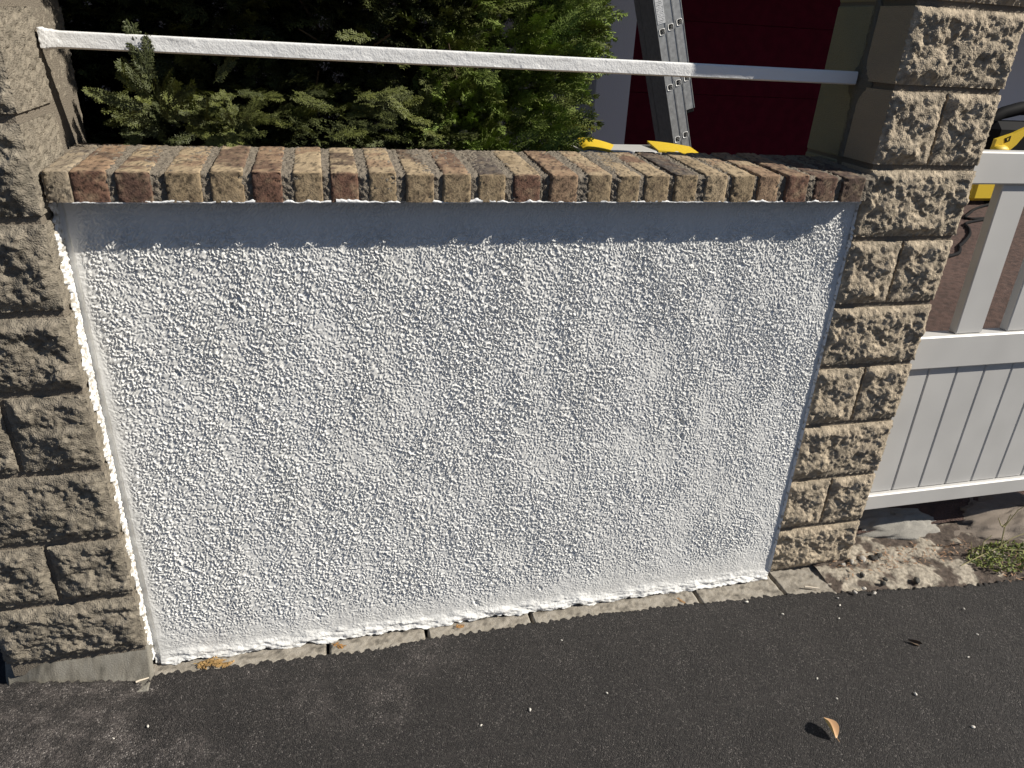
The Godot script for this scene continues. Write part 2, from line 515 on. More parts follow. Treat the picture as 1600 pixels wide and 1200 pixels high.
func coping(t: Node3D) -> void:
	var tan_ := lin(0.50, 0.385, 0.245)
	var olive := lin(0.35, 0.262, 0.158)
	var red := lin(0.20, 0.105, 0.07)
	var rust := lin(0.37, 0.245, 0.155)
	var dark := lin(0.105, 0.066, 0.05)
	var grey := lin(0.105, 0.088, 0.078)
	var purple := lin(0.15, 0.085, 0.06)
	var pale := lin(0.36, 0.30, 0.22)
	# left, right, front colour, top colour, tint of the fired patch on top, where that patch lies (0 front .. 1 back)
	var B := [
		[0.007, 0.050, pale, pale, grey, 0.9], [0.051, 0.113, red, rust, dark, 0.6], [0.127, 0.188, purple, tan_, purple, 0.5], [0.213, 0.277, olive, tan_, rust, 0.5],
		[0.294, 0.355, olive, tan_, purple, 0.55], [0.371, 0.427, red, rust, purple, 0.3], [0.448, 0.505, olive, tan_, rust, 0.9], [0.521, 0.576, red, tan_, dark, 0.5],
		[0.597, 0.653, olive, tan_, rust, 0.4], [0.672, 0.730, olive, tan_, dark, 0.8], [0.749, 0.809, olive, rust, purple, 0.6], [0.825, 0.884, olive, grey, grey, 0.6],
		[0.902, 0.962, red, tan_, olive, 0.5], [0.984, 1.047, rust, rust, purple, 0.5], [1.069, 1.125, olive, tan_, rust, 0.3], [1.140, 1.193, olive, tan_, olive, 0.7],
		[1.206, 1.264, olive, tan_, red, 0.6], [1.279, 1.335, olive, grey, dark, 0.6], [1.355, 1.410, tan_, tan_, olive, 0.5], [1.423, 1.480, olive, tan_, rust, 0.7],
		[1.493, 1.547, rust, rust, tan_, 0.5], [1.566, 1.623, red, rust, purple, 0.4], [1.644, 1.705, purple, purple, dark, 0.5], [1.719, 1.780, dark, dark, grey, 0.5]]
	var wob := noise(41, 0.02, 3)
	var blot := noise(42, 0.05, 3)
	var pit := noise(43, 0.0045, 2)
	var zf := 0.050
	var zb := -0.200
	for e in B.size():
		var x0: float = B[e][0]
		var x1: float = B[e][1]
		var w := x1 - x0
		var fx := rng.randf_range(-0.001, 0.004)     # how far this brick juts
		var fy := rng.randf_range(-0.002, 0.002)
		var tilt := rng.randf_range(-0.02, 0.02)
		# outline of the cross-section, from the bottom of the front up over the top to the back
		var prof: Array[Vector2] = []
		var r := 0.0045
		for k in 13: prof.append(Vector2(zf + fx, lerpf(1.2125, 1.2725 + fy - r, k / 12.0)))
		for k in range(1, 5):
			var a := PI / 2 * k / 5.0
			prof.append(Vector2(zf + fx - r + r * cos(a), 1.2725 + fy - r + r * sin(a)))
		for k in 27: prof.append(Vector2(lerpf(zf + fx - r, zb, k / 26.0), lerpf(1.2725, 1.291, k / 26.0) + fy))
		for k in range(1, 4): prof.append(Vector2(zb - 0.002 * k, 1.291 - 0.02 * k))
		var m := prof.size()
		var ins := [0.007, 0.0026, 0.0007, 0.0]
		var xs := [0.0, 0.0006, 0.003, 0.007]
		var cols := 17
		var p := PackedVector3Array()
		var c := PackedColorArray()
		for j in m:
			var pn := prof[mini(j + 1, m - 1)] - prof[maxi(j - 1, 0)]
			var nor := Vector2(pn.y, -pn.x).normalized()
			if nor.x < 0 and j < 10: nor = -nor
			if j >= 10 and nor.y < 0: nor = -nor
			for i in cols:
				var xi := 0.0
				var inset := 0.0
				if i < 4:
					xi = xs[i]; inset = ins[i]
				elif i > cols - 5:
					xi = w - xs[cols - 1 - i]; inset = ins[cols - 1 - i]
				else:
					xi = lerpf(0.007, w - 0.007, (i - 3.0) / (cols - 7.0))
				var chip := maxf(0.0, wob.get_noise_3d(x0 + xi, prof[j].y * 1.5, prof[j].x) - 0.15) * 0.010 * (1.0 if (i < 5 or i > cols - 6) else 0.25)
				var q := prof[j] - nor * (inset * 0.8 + chip) + nor * wob.get_noise_3d((x0 + xi) * 2.0, prof[j].y * 2.0, prof[j].x * 2.0) * 0.0013
				var pt := Vector3(x0 + xi + wob.get_noise_2d(prof[j].x + prof[j].y, x0 + 9.0 * i) * 0.0012, q.y, q.x)
				pt.y += tilt * (xi - w / 2)
				p.append(pt)
				var topness := ss(12.0, 18.0, j + blot.get_noise_2d(x0 + xi, 3.0) * 3.0)
				var back := clampf((zf - prof[j].x) / (zf - zb), 0, 1)
				var f: Color = B[e][2]
				var tp: Color = B[e][3]
				var ft: Color = B[e][4]
				var patch := ss(-0.02, 0.22, blot.get_noise_3d(x0 + xi * 0.6, e * 3.0, prof[j].x * 0.8) + 0.34 - 1.3 * absf(back - B[e][5]))
				var col := f.lerp(tp.lerp(ft, patch * 0.85), topness)
				var mo := blot.get_noise_3d((x0 + xi) * 1.7 + 4.0, prof[j].y * 1.7, prof[j].x * 1.7)
				col = col.lerp(tan_ if mo > 0 else dark, absf(mo) * 0.75)
				var dot := pit.get_noise_3d(x0 + xi, prof[j].y, prof[j].x)
				col = col * (0.9 + 0.22 * dot)
				if dot < -0.34: col = col * 0.35
				col = col * 1.22
				c.append(Color(col.r, col.g, col.b))
		var sh := Shape.new()
		sh.grid(p, cols, m, c)
		# close the two ends
		for s in [0, cols - 1]:
			var ctr := Vector3(p[s].x, 1.235, -0.06)
			for j in m - 1:
				var a := p[j * cols + s]
				var b := p[(j + 1) * cols + s]
				if s == 0: sh.tri(ctr, b, a, Vector3.LEFT, c[j * cols + s])
				else: sh.tri(ctr, a, b, Vector3.RIGHT, c[j * cols + s])
		obj("brick", sh.mesh(), M.brick, t)
	# pebbly mortar between the bricks
	var mn := noise(51, 0.011, 3)
	var mc := noise(52, 0.006, 2)
	var p2 := PackedVector3Array()
	var c2 := PackedColorArray()
	var nx := 760
	for j in 78:
		for i in nx:
			var x := 0.004 + (W - 0.008) * i / (nx - 1)
			var y := 0.0
			var z := 0.0
			if j < 18:
				y = lerpf(1.2135, 1.2645, j / 17.0); z = 0.0462
			else:
				var k := (j - 18.0) / 59.0
				z = lerpf(0.0385, -0.19, k); y = lerpf(1.2685, 1.2885, k)
			var a := mn.get_noise_3d(x, y, z)
			var lowx := mn.get_noise_2d(x * 0.12, 8.0)
			if j < 18: z += a * 0.0045 + lowx * 0.005
			else: y += a * 0.0045 + lowx * 0.003
			p2.append(Vector3(x, y, z))
			var g := clampf(0.9 + 0.9 * mc.get_noise_3d(x, y, z) + 0.5 * lowx, 0.25, 1.6)
			if j < 18: g *= 0.8
			c2.append(Color(g * 2.9, g * 2.75, g * 2.55))
	var ms := Shape.new()
	ms.grid(p2, nx, 78, c2)
	ms.quad(Vector3(W, 1.2135, -0.19), Vector3(0.004, 1.2135, -0.19), Vector3(0.004, 1.2865, -0.19), Vector3(W, 1.2865, -0.19))
	ms.quad(Vector3(0.004, 1.2133, -0.19), Vector3(W, 1.2133, -0.19), Vector3(W, 1.2133, 0.034), Vector3(0.004, 1.2133, 0.034))
	obj("mortar", ms.mesh(), M.mortar, t)
	# paint daubed along the bottom edge of the bricks
	var rg := noise(53, 0.03, 3)
	var rg2 := noise(54, 0.010, 2)
	var runs := [[0.035, 0.30, 0.3], [0.31, 0.47, 0.15], [0.45, 0.52, 0.3], [0.53, 0.66, 0.3], [0.70, 0.835, 0.35], [0.85, 1.24, 0.22], [1.25, 1.62, 0.22], [1.63, 1.775, 0.1]]
	var ps := Shape.new()
	for run in runs:
		var n := int((run[1] - run[0]) / 0.0022)
		var pp := PackedVector3Array()
		var tops := PackedFloat32Array()
		for i in n:
			var x: float = lerpf(run[0], run[1], float(i) / (n - 1))
			var hgt: float = 0.0022 + 0.008 * (rg.get_noise_2d(x * 0.6, 1.0) + rg2.get_noise_2d(x * 0.6, 0.0) * 0.25 + run[2] - 0.28)
			if absf(x - 0.845) < 0.03: hgt += 0.008 * (1.0 - absf(x - 0.845) / 0.03)
			tops.append(clampf(hgt, 0.0006, 0.016))
		for j in 5:
			for i in n:
				var x: float = lerpf(run[0], run[1], float(i) / (n - 1))
				var bulge: float = [0.0, 0.9, 1.0, 0.75, 0.0][j] * minf(0.0020, tops[i] * 0.5)
				pp.append(Vector3(x, 1.2105 + (tops[i] + 0.0015) * j / 4.0 + rg2.get_noise_2d(x * 0.5, 6.0) * 0.001, 0.0500 + bulge + rg2.get_noise_2d(x, j * 3.0) * 0.0006))
		ps.grid(pp, n, 5, PackedColorArray([Color.WHITE]))
	obj("paint_daub", ps.mesh(), M.paint, t)

# ------------------------------------------------------------------ pillars
func rock_block(w: float, h: float, depth: float, sd: int, base: Color, moss: Color, bulge: float, flank := 0.0) -> ArrayMesh:
	# origin: bottom left of the front arris; front towards +z; flank > 0 roughens the face on the right
	var st := 0.0036
	var nx := int(w / st) + 1
	var ny := int(h / st) + 1
	var big := noise(sd, 0.085, 3)
	var mid := noise(sd + 1, 0.030, 4)
	var ter := noise(sd + 2, 0.12, 5)
	var fin := noise(sd + 3, 0.012, 3)
	var jag := noise(sd + 4, 0.02, 3)
	var cell := FastNoiseLite.new()
	cell.seed = sd
	cell.noise_type = FastNoiseLite.TYPE_CELLULAR
	cell.frequency = 1.0 / 0.055
	cell.cellular_return_type = FastNoiseLite.RETURN_CELL_VALUE
	cell.domain_warp_enabled = true
	cell.domain_warp_amplitude = 0.03
	cell.domain_warp_frequency = 1.0 / 0.05
	var p := PackedVector3Array()
	var c := PackedColorArray()
	for j in ny:
		for i in nx:
			var x := w * i / (nx - 1)
			var y := h * j / (ny - 1)
			var d := minf(minf(x * 0.8, w - x), minf(y * 0.65, h - y))
			var lip := ss(0.0035, 0.020 + 0.012 * jag.get_noise_2d(x, y), d)
			var cv := cell.get_noise_2d(x, y * 1.25)
			var tv := ter.get_noise_2d(x, y * 1.2) * 3.0 + 1.9
			var hh := bulge * (0.55 + 0.85 * big.get_noise_2d(x, y) + 0.30 * cv)
			hh += 0.0043 * (floor(tv) + ss(0.62, 1.0, tv - floor(tv)) - 1.2) + 0.0030 * mid.get_noise_2d(x, y) + 0.0030 * fin.get_noise_2d(x, y)
			hh = maxf(hh, -0.006)
			var z := hh * lip
			z -= 0.0035 * ss(0.006, 0.0, d) * (1.0 + jag.get_noise_2d(x * 1.5, y * 1.5) * 2.0)
			p.append(Vector3(x, y, z))
			var g := 0.96 + 0.55 * fin.get_noise_2d(x * 0.7 + 5.0, y * 0.7) + 0.35 * mid.get_noise_2d(x + 3.0, y)
			var mo := ss(-0.1, 0.6, big.get_noise_2d(x * 0.8 + 7.0, y * 0.8) + 0.2 * fin.get_noise_2d(x, y))
			var col := base.lerp(moss, mo * 0.6) * g
			c.append(Color(col.r, col.g, col.b))
	var sh := Shape.new()
	sh.grid(p, nx, ny, c)
	# sides hang on the same ragged arris
	var sidecol := base * 0.95
	sidecol.a = 1.0
	for s in 4:
		var q := PackedVector3Array()
		var m := ny if s < 2 else nx
		var deep := 12 if (s == 1 and flank > 0.0) else 2
		if s == 1 and flank > 0.0: deep = int(depth / 0.006)
		var cc := PackedColorArray()
		for b in deep:
			for k in m:
				var e: Vector3
				if s == 0: e = p[k * nx]
				elif s == 1: e = p[k * nx + nx - 1]
				elif s == 2: e = p[(ny - 1) * nx + k]
				else: e = p[k]
				var z := lerpf(e.z, -depth, float(b) / (deep - 1))
				if s == 1 and flank > 0.0 and b > 0:
					e.x += flank * (jag.get_noise_2d(z + 2.0, e.y) + 0.5 * fin.get_noise_2d(z, e.y)) - flank * 1.2 * maxf(0.0, fin.get_noise_2d(z * 0.6, e.y * 0.6) - 0.2) * 3.0
				q.append(Vector3(e.x, e.y, z))
				var g := 1.0 + 0.35 * fin.get_noise_2d(z, e.y + e.x) + 0.25 * jag.get_noise_2d(z * 0.5, e.y * 0.5)
				if deep == 2: g = 1.0 + 0.1 * jag.get_noise_2d(b * 3.0, s * 5.0)
				cc.append(Color(sidecol.r * g, sidecol.g * g, sidecol.b * g))
		sh.grid(q, m, deep, cc, s == 0 or s == 3)
	return sh.mesh()

func pillars() -> void:
	var lean := 0.039
	# ---- the pillar on the left: grey-brown, weathered
	var base := lin(0.335, 0.292, 0.228)
	var moss := lin(0.22, 0.192, 0.148)
	var t := thing("stone_pillar", "grey-brown weathered pillar of rock-faced blocks with no gate beside it", "pillar", Vector3(-0.315, 0, 0.028))
	t.rotation.x = lean
	var joints := [0.090, 0.270, 0.446, 0.634, 0.826, 0.999, 1.184, 1.362, 1.545, 1.725]
	var gap := 0.0085
	var full := []
	var half := []
	for k in 3: full.append(rock_block(0.3135, 0.166, 0.20, 100 + k * 17, base, moss, 0.010, 0.004))
	for k in 3: half.append(rock_block(0.1515, 0.166, 0.20, 200 + k * 13, base, moss, 0.009, 0.004))
	for k in 9:
		var h: float = joints[k + 1] - joints[k] - 2 * gap
		var y: float = joints[k] + gap
		var sy := h / 0.166
		if k % 2 == 0:
			var o := obj("block", full[[0, 1, 2, 0, 1][k / 2]], M.stone, t, Vector3(0, y, 0))
			o.scale.y = sy
		else:
			for q in 2:
				var o := obj("block", half[(k / 2 + q) % 3], M.stone, t, Vector3(q * 0.162, y, 0))
				o.scale.y = sy
		# the plainer block behind, seen past the coping
		if k > 5:
			var o := obj("back_block", full[k % 3], M.stone, t, Vector3(-0.010 + 0.004 * (k % 2), y, -0.204))
			o.scale.y = sy
	var core := Shape.new()
	core.box(Vector3(0.006, 0.05, -0.39), Vector3(0.3075, 1.74, -0.009), 0.0, Color(1.25, 1.25, 1.25))
	obj("mortar", core.mesh(), M.mortar, t)
	var cap := Shape.new()
	cap.box(Vector3(-0.04, 1.742, -0.44), Vector3(0.355, 1.80, 0.05), 0.012, Color(1, 1, 1))
	obj("cap_slab", cap.mesh(), M.concrete, t)

	# ---- the pillar by the gate: warmer sandstone colour
	base = lin(0.61, 0.505, 0.37)
	moss = lin(0.42, 0.355, 0.265)
	t = thing("stone_pillar", "sandy tan pillar of rock-faced blocks between the white wall and gate", "pillar", Vector3(1.8195, 0, -0.022))
	t.rotation.x = 0.032
	gap = 0.0072
	joints = [0.004, 0.176, 0.360, 0.553, 0.742, 0.926, 1.109, 1.290, 1.472, 1.650, 1.832]
	full.clear()
	half.clear()
	for k in 2: full.append(rock_block(0.318, 0.166, 0.118, 300 + k * 11, base, moss, 0.009))
	for k in 2: half.append(rock_block(0.1550, 0.166, 0.118, 400 + k * 19, base, moss, 0.008))
	for k in 10:
		var h: float = joints[k + 1] - joints[k] - 2 * gap
		var y: float = joints[k] + gap
		var sy := h / 0.166
		if k % 2 == 0:
			var o := obj("block", full[[0, 1, 0, 0, 1][k / 2]], M.stone, t, Vector3(0, y, 0))
			o.scale.y = sy
		else:
			for q in 2:
				var o := obj("block", half[q], M.stone, t, Vector3(q * 0.163, y, 0))
				o.scale.y = sy
		if k > 5:
			var bs := Shape.new()
			bs.box(Vector3(0.003, y - 0.006, -0.285), Vector3(0.315, y + h + 0.004, -0.142), 0.005, lin(0.42, 0.39, 0.27))
			obj("back_block", bs.mesh(), M.stone, t)
	core = Shape.new()
	core.box(Vector3(0.006, 0.0, -0.28), Vector3(0.312, 1.835, -0.008), 0.0, Color(1.7, 1.6, 1.5))
	obj("mortar", core.mesh(), M.mortar, t)
	# mortar smeared into the upright seam of the flank, and round the end of the rail
	var sm := noise(77, 0.03, 3)
	var p := PackedVector3Array()
	for j in 160:
		var y := 1.295 + 0.54 * j / 159.0
		var wd := 0.012 + 0.010 * sm.get_noise_2d(y, 0.0) + 0.035 * exp(-pow((y - 1.475) / 0.035, 2.0))
		for i in 9:
			var k := i / 8.0 - 0.5
			p.append(Vector3(0.003 - 0.006 * (1.0 - 4 * k * k) + 0.002 * sm.get_noise_2d(y * 2, k * 0.1), y, -0.130 + k * 2 * wd + 0.004 * sm.get_noise_2d(y * 1.5, 7.0)))
	var ms := Shape.new()
	ms.grid(p, 9, 160, PackedColorArray([Color(0.75, 0.82, 0.85)]))
	obj("mortar_seam", ms.mesh(), M.mortar, t)
	cap = Shape.new()
	cap.box(Vector3(-0.04, 1.837, -0.33), Vector3(0.36, 1.90, 0.05), 0.012)
	obj("cap_slab", cap.mesh(), M.concrete, t)

# ------------------------------------------------------------------ rail
func rail() -> void:
	var flaky := FastNoiseLite.new()
	flaky.seed = 61
	flaky.noise_type = FastNoiseLite.TYPE_CELLULAR
	flaky.frequency = 1.0 / 0.028
	flaky.cellular_return_type = FastNoiseLite.RETURN_CELL_VALUE
	flaky.domain_warp_enabled = true
	flaky.domain_warp_amplitude = 0.02
	flaky.domain_warp_frequency = 1.0 / 0.03
	var n := noise(62, 0.012, 3)
	var sh := Shape.new()
	var x0 := 0.004
	var x1 := 1.808
	# cross-section of the square tube, walked anticlockwise seen from the right
	var prof: Array[Vector2] = []
	var hz := 0.014
	var hy := 0.0155
	for k in 9: prof.append(Vector2(hz, lerpf(-hy + 0.003, hy - 0.003, k / 8.0)))
	prof.append(Vector2(hz - 0.0012, hy - 0.001))
	prof.append(Vector2(hz - 0.004, hy))
	prof.append(Vector2(-hz + 0.003, hy))
	prof.append(Vector2(-hz, hy - 0.003))
	prof.append(Vector2(-hz, -hy + 0.003))
	prof.append(Vector2(-hz + 0.003, -hy))
	prof.append(Vector2(hz - 0.003, -hy))
	prof.append(Vector2(hz, -hy + 0.003))
	var nx := 720
	var p := PackedVector3Array()
	for j in prof.size():
		for i in nx:
			var x := lerpf(x0, x1, float(i) / (nx - 1))
			var y := lerpf(1.4895, 1.4865, float(i) / (nx - 1))
			var q := prof[j]
			var out := 0.0
			if j < 11:
				out = 0.0011 * flaky.get_noise_2d(x * 0.45, q.y * 1.3) + 0.00025 * n.get_noise_2d(x, q.y)
			var flare := 0.004 * ss(0.035, 0.0, x - x0) * (1.0 + n.get_noise_2d(x * 2.0, j * 2.0))
			p.append(Vector3(x, y + q.y + signf(q.y) * flare * absf(q.y) / hy, -0.112 + q.x + (out + flare * 0.6 if q.x > 0.0 else 0.0)))
	sh.grid(p, nx, prof.size(), PackedColorArray([Color.WHITE]))
	var o := obj("metal_rail", sh.mesh(), M.paint)
	tag(o, "white painted metal rail with flaking paint spanning between the pillars above the bricks", "rail")

# ------------------------------------------------------------------ gate
func gate() -> void:
	var z := -0.060
	var t := thing("garden_gate", "white plastic gate with pickets above vertical boards beside the tan pillar", "gate", Vector3(2.16, 0, z))
	var x1 := 1.25
	var sh := Shape.new()
	sh.box(Vector3(0, 1.237, -0.05), Vector3(x1, 1.323, 0), 0.004)
	obj("top_rail", sh.mesh(), M.pvc, t)
	sh = Shape.new()
	sh.box(Vector3(0, 0.686, -0.05), Vector3(x1, 0.792, 0), 0.004)
	obj("middle_rail", sh.mesh(), M.pvc, t)
	sh = Shape.new()
	sh.box(Vector3(0, 0.178, -0.05), Vector3(x1, 0.236, 0), 0.004)
	obj("bottom_rail", sh.mesh(), M.pvc, t)
	sh = Shape.new()
	sh.box(Vector3(0, 0.0, -0.001), Vector3(0.102, 0.440, 0.024), 0.003)
	var first := Shape.new()
	first.box(Vector3(0, 0.793, -0.042), Vector3(0.098, 1.236, -0.012), 0.003)
	var pm := first.mesh()
	for k in range(1, 7):
		obj("picket", pm, M.pvc, t, Vector3(-0.017 + 0.192 * k, 0, 0))
	var bd := Shape.new()
	bd.box(Vector3(0.0012, 0.237, -0.040), Vector3(0.1063, 0.685, -0.015), 0.0035)
	var bm := bd.mesh()
	for k in 11:
		obj("board", bm, M.pvc, t, Vector3(0.0155 + 0.1075 * k, 0, 0))

# ------------------------------------------------------------------ hedge
func frond(sd: int, flat: float, fine: float, dense: int) -> ArrayMesh:
	# one spray of scale leaves, 1 long along +y, lying in the xy plane
	var r := RandomNumberGenerator.new()
	r.seed = sd
	var sh := Shape.new()
	var bend := r.randf_range(-0.15, 0.15)
	var droop := r.randf_range(0.1, 0.3)
	var axis := func(q: float) -> Vector3: return Vector3(bend * q * q, q, -droop * q * q)
	for k in 8:
		var a: Vector3 = axis.call(k / 8.0)
		var b: Vector3 = axis.call((k + 1) / 8.0)
		leaflet(sh, a, b - a, Vector3.BACK, 0.016, Color(0.75, 0.8, 0.6))
	for k in dense:
		var q := 0.10 + 0.86 * k / (dense - 1.0)
		var a: Vector3 = axis.call(q)
		var side := 1.0 if k % 2 == 0 else -1.0
		var ln := (0.27 * pow(sin(PI * clampf(q * 0.72 + 0.20, 0, 1)), 0.8)) * r.randf_range(0.7, 1.15)
		var az := r.randf_range(-0.5, 0.5) if flat > 0.5 else r.randf_range(-1.3, 1.3)
		var d := Vector3(side * 0.66, 0.78 + 0.25 * q, 0).normalized().rotated(Vector3.UP, az) + Vector3(0, 0, -0.15 + r.randf_range(-0.18, 0.18))
		d = d.normalized()
		var nrm := Vector3(r.randf_range(-0.3, 0.3), 0, 1).normalized().rotated(Vector3.UP, az)
		var tip := a + d * ln
		leaflet(sh, a, tip - a, nrm, 0.020 * fine, Color(0.95, 0.95, 0.95))
		var subs := int(3 + 5 * ln / 0.3)
		for m in subs:
			var u := (m + 0.7) / subs
			var s2 := 1.0 if m % 2 == 0 else -1.0
			var d2 := (d.rotated(nrm, s2 * r.randf_range(0.55, 0.9)) + Vector3(0, 0, r.randf_range(-0.3, 0.25))).normalized()
			var l2 := (0.135 - 0.06 * u) * r.randf_range(0.7, 1.2)
			var cg := 0.55 + 0.75 * u * r.randf() + 0.25 * q
			leaflet(sh, a + d * ln * u, d2 * l2, nrm, 0.026 * fine, Color(cg, cg, cg * 0.9))
	return sh.mesh()

func leaflet(sh: Shape, at: Vector3, d: Vector3, nrm: Vector3, wd: float, col: Color) -> void:
	var s := d.cross(nrm).normalized() * wd
	var u := s.cross(d).normalized()
	var mid := at + d * 0.45 + u * wd * 0.35
	var n0 := (u + s.normalized() * 0.35).normalized()
	var n1 := (u - s.normalized() * 0.35).normalized()
	sh.tri(at, at + d, mid + s, n0, col)
	sh.tri(at, mid - s, at + d, n1, col)

func spray_xf(at: Vector3, dir: Vector3, nrm: Vector3, ln: float) -> Transform3D:
	var y := dir.normalized()
	var x := y.cross(nrm).normalized()
	var z := x.cross(y).normalized()
	return Transform3D(Basis(x, y, z).scaled(Vector3(ln, ln, ln)), at)

func hedge() -> void:
	var t := thing("conifer_hedge", "dark green conifer hedge with flat scaly sprays hanging over the brick coping", "hedge", Vector3.ZERO)
	var flat := [frond(1, 1.0, 0.8, 22), frond(2, 1.0, 0.85, 24), frond(3, 1.0, 0.8, 20)]
	var soft := [frond(4, 0.0, 0.75, 26), frond(5, 0.0, 0.7, 28)]
	# stems and branches
	var sh := Shape.new()
	for k in 7:
		var x := -0.25 + k * 0.21
		var pts := PackedVector3Array()
		for q in 7: pts.append(Vector3(x + 0.05 * sin(q * 1.7 + k), q * 0.5, -0.85 + 0.08 * sin(q + k * 2.0)))
		sh.tube(pts, 0.035, 0.012, 8)
	obj("trunk", sh.mesh(), M.bark, t)
	sh = Shape.new()
	for k in 90:
		var x := rng.randf_range(-0.3, 1.1)
		var y := rng.randf_range(0.7, 2.6)
		var a := Vector3(x, y, -0.85)
		var b := Vector3(x + rng.randf_range(-0.3, 0.3), y + rng.randf_range(-0.1, 0.3), rng.randf_range(-0.55, -0.28))
		var pts := PackedVector3Array()
		for q in 5: pts.append(a.lerp(b, q / 4.0) + Vector3(0, -0.05 * sin(PI * q / 4.0), 0.0))
		sh.tube(pts, 0.008, 0.002, 5, Color(1.2, 1.0, 0.8))
	tag(obj("branches", sh.mesh(), M.bark, t), "", "", "", "stuff")
	# the mass
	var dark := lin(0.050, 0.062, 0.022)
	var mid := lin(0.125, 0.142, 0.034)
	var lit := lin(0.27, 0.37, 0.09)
	var sets := [[], [], [], [], []]
	var tints := [[], [], [], [], []]
	var bump := noise(81, 0.30, 2)
	# body: recessed on the left, with a fuller shoulder on the right
	for k in 19000:
		var x := rng.randf_range(-0.75, 1.46)
		var y := rng.randf_range(0.35, 3.0)
		var shoulder := ss(0.80, 1.05, x)
		var zf := lerpf(-0.52, -0.68, shoulder) + bump.get_noise_2d(x, y) * 0.12
		# the crown leans out over the rail above the picture
		zf = maxf(zf, lerpf(zf, -0.20 + bump.get_noise_2d(x, y) * 0.08, ss(1.70, 1.80, y) * ss(1.02, 0.88, x)))
		var z := zf - pow(rng.randf(), 1.6) * 0.6
		var xr := 1.255 + 0.04 * bump.get_noise_2d(z * 2, y * 1.5) + 0.10 * ss(1.48, 1.75, y) - 0.25 * pow(clampf((-0.75 - z) / 0.55, 0, 1), 2.0)
		if x > xr: continue
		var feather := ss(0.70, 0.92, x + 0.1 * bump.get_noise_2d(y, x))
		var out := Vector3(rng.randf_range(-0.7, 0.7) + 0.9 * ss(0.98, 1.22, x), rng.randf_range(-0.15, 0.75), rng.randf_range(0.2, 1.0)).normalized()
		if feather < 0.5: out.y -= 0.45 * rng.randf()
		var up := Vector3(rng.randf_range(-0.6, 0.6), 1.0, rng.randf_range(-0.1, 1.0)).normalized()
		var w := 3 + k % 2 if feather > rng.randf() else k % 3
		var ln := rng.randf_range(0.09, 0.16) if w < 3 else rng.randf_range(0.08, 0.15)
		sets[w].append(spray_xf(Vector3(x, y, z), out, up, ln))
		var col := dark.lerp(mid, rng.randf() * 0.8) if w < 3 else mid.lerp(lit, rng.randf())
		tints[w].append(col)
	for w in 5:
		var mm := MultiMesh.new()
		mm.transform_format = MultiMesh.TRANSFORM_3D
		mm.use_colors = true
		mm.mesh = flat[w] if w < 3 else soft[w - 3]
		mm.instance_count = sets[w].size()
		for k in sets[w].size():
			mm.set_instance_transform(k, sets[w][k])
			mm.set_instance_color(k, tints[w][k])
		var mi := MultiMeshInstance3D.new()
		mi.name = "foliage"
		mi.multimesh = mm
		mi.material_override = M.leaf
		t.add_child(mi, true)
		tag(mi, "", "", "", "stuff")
	# single sprays reaching over the coping into the sun
	var spots := []
	for k in 75:
		spots.append([Vector3(rng.randf_range(0.10, 0.34), rng.randf_range(1.30, 1.40), rng.randf_range(-0.36, -0.22)), Vector3(rng.randf_range(-1.0, 0.7), rng.randf_range(-0.35, 0.55), rng.randf_range(0.1, 0.7)), rng.randf_range(0.05, 0.095)])
	for k in 48:
		spots.append([Vector3(rng.randf_range(0.30, 0.72), rng.randf_range(1.30, 1.41), rng.randf_range(-0.42, -0.24)), Vector3(rng.randf_range(0.2, 1.0), rng.randf_range(-0.25, 0.40), rng.randf_range(0.1, 0.5)), rng.randf_range(0.05, 0.095)])
	for e in [[0.185, 1.36, 1.0, -0.10, 0.14], [0.19, 1.39, 0.9, 0.35, 0.07], [0.175, 1.38, 0.8, -0.6, 0.075], [0.17, 1.42, 0.9, -0.45, 0.055], [0.195, 1.37, 0.7, 0.8, 0.08], [0.16, 1.36, 0.5, -1.0, 0.08]]:
		spots.append([Vector3(e[0], e[1], -0.17 + (e[1] - 1.36) * 0.6), Vector3(e[3], e[2], 0.52), e[4]])
	spots.append([Vector3(0.30, 1.42, -0.12), Vector3(0.5, 0.6, 0.1), 0.07])
	spots.append([Vector3(0.64, 1.52, -0.25), Vector3(-0.9, 0.12, 0.3), 0.08])
	spots.append([Vector3(1.20, 1.53, -0.75), Vector3(0.8, 0.50, 0.1), 0.19])
	spots.append([Vector3(1.20, 1.49, -0.75), Vector3(0.9, 0.40, 0.2), 0.16])
	spots.append([Vector3(1.27, 1.45, -0.70), Vector3(0.9, 0.40, 0.0), 0.14])
	for e in [[0.186, 1.41, -0.16, 0.11], [0.180, 1.43, 0.25, 0.07], [0.190, 1.42, -0.5, 0.06]]:
		spots.append([Vector3(e[0], e[1], -0.094), Vector3(e[2], 1.0, 0.10), e[3], Vector3(0.15, 0.1, 1.0)])
	for k in spots.size():
		var e = spots[k]
		var o := obj("spray", flat[k % 3] if k < 131 or k > 133 else soft[k % 2], M.leaf.duplicate(), t)
		o.transform = spray_xf(e[0], e[1], e[3] if e.size() > 3 else Vector3(rng.randf_range(-0.3, 0.5), rng.randf_range(0.1, 1.0), rng.randf_range(0.1, 1.0)), e[2])
		o.material_override.albedo_color = dark.lerp(mid, 0.2 + 1.1 * rng.randf()).linear_to_srgb() if k < 131 or k > 133 else lit.linear_to_srgb()

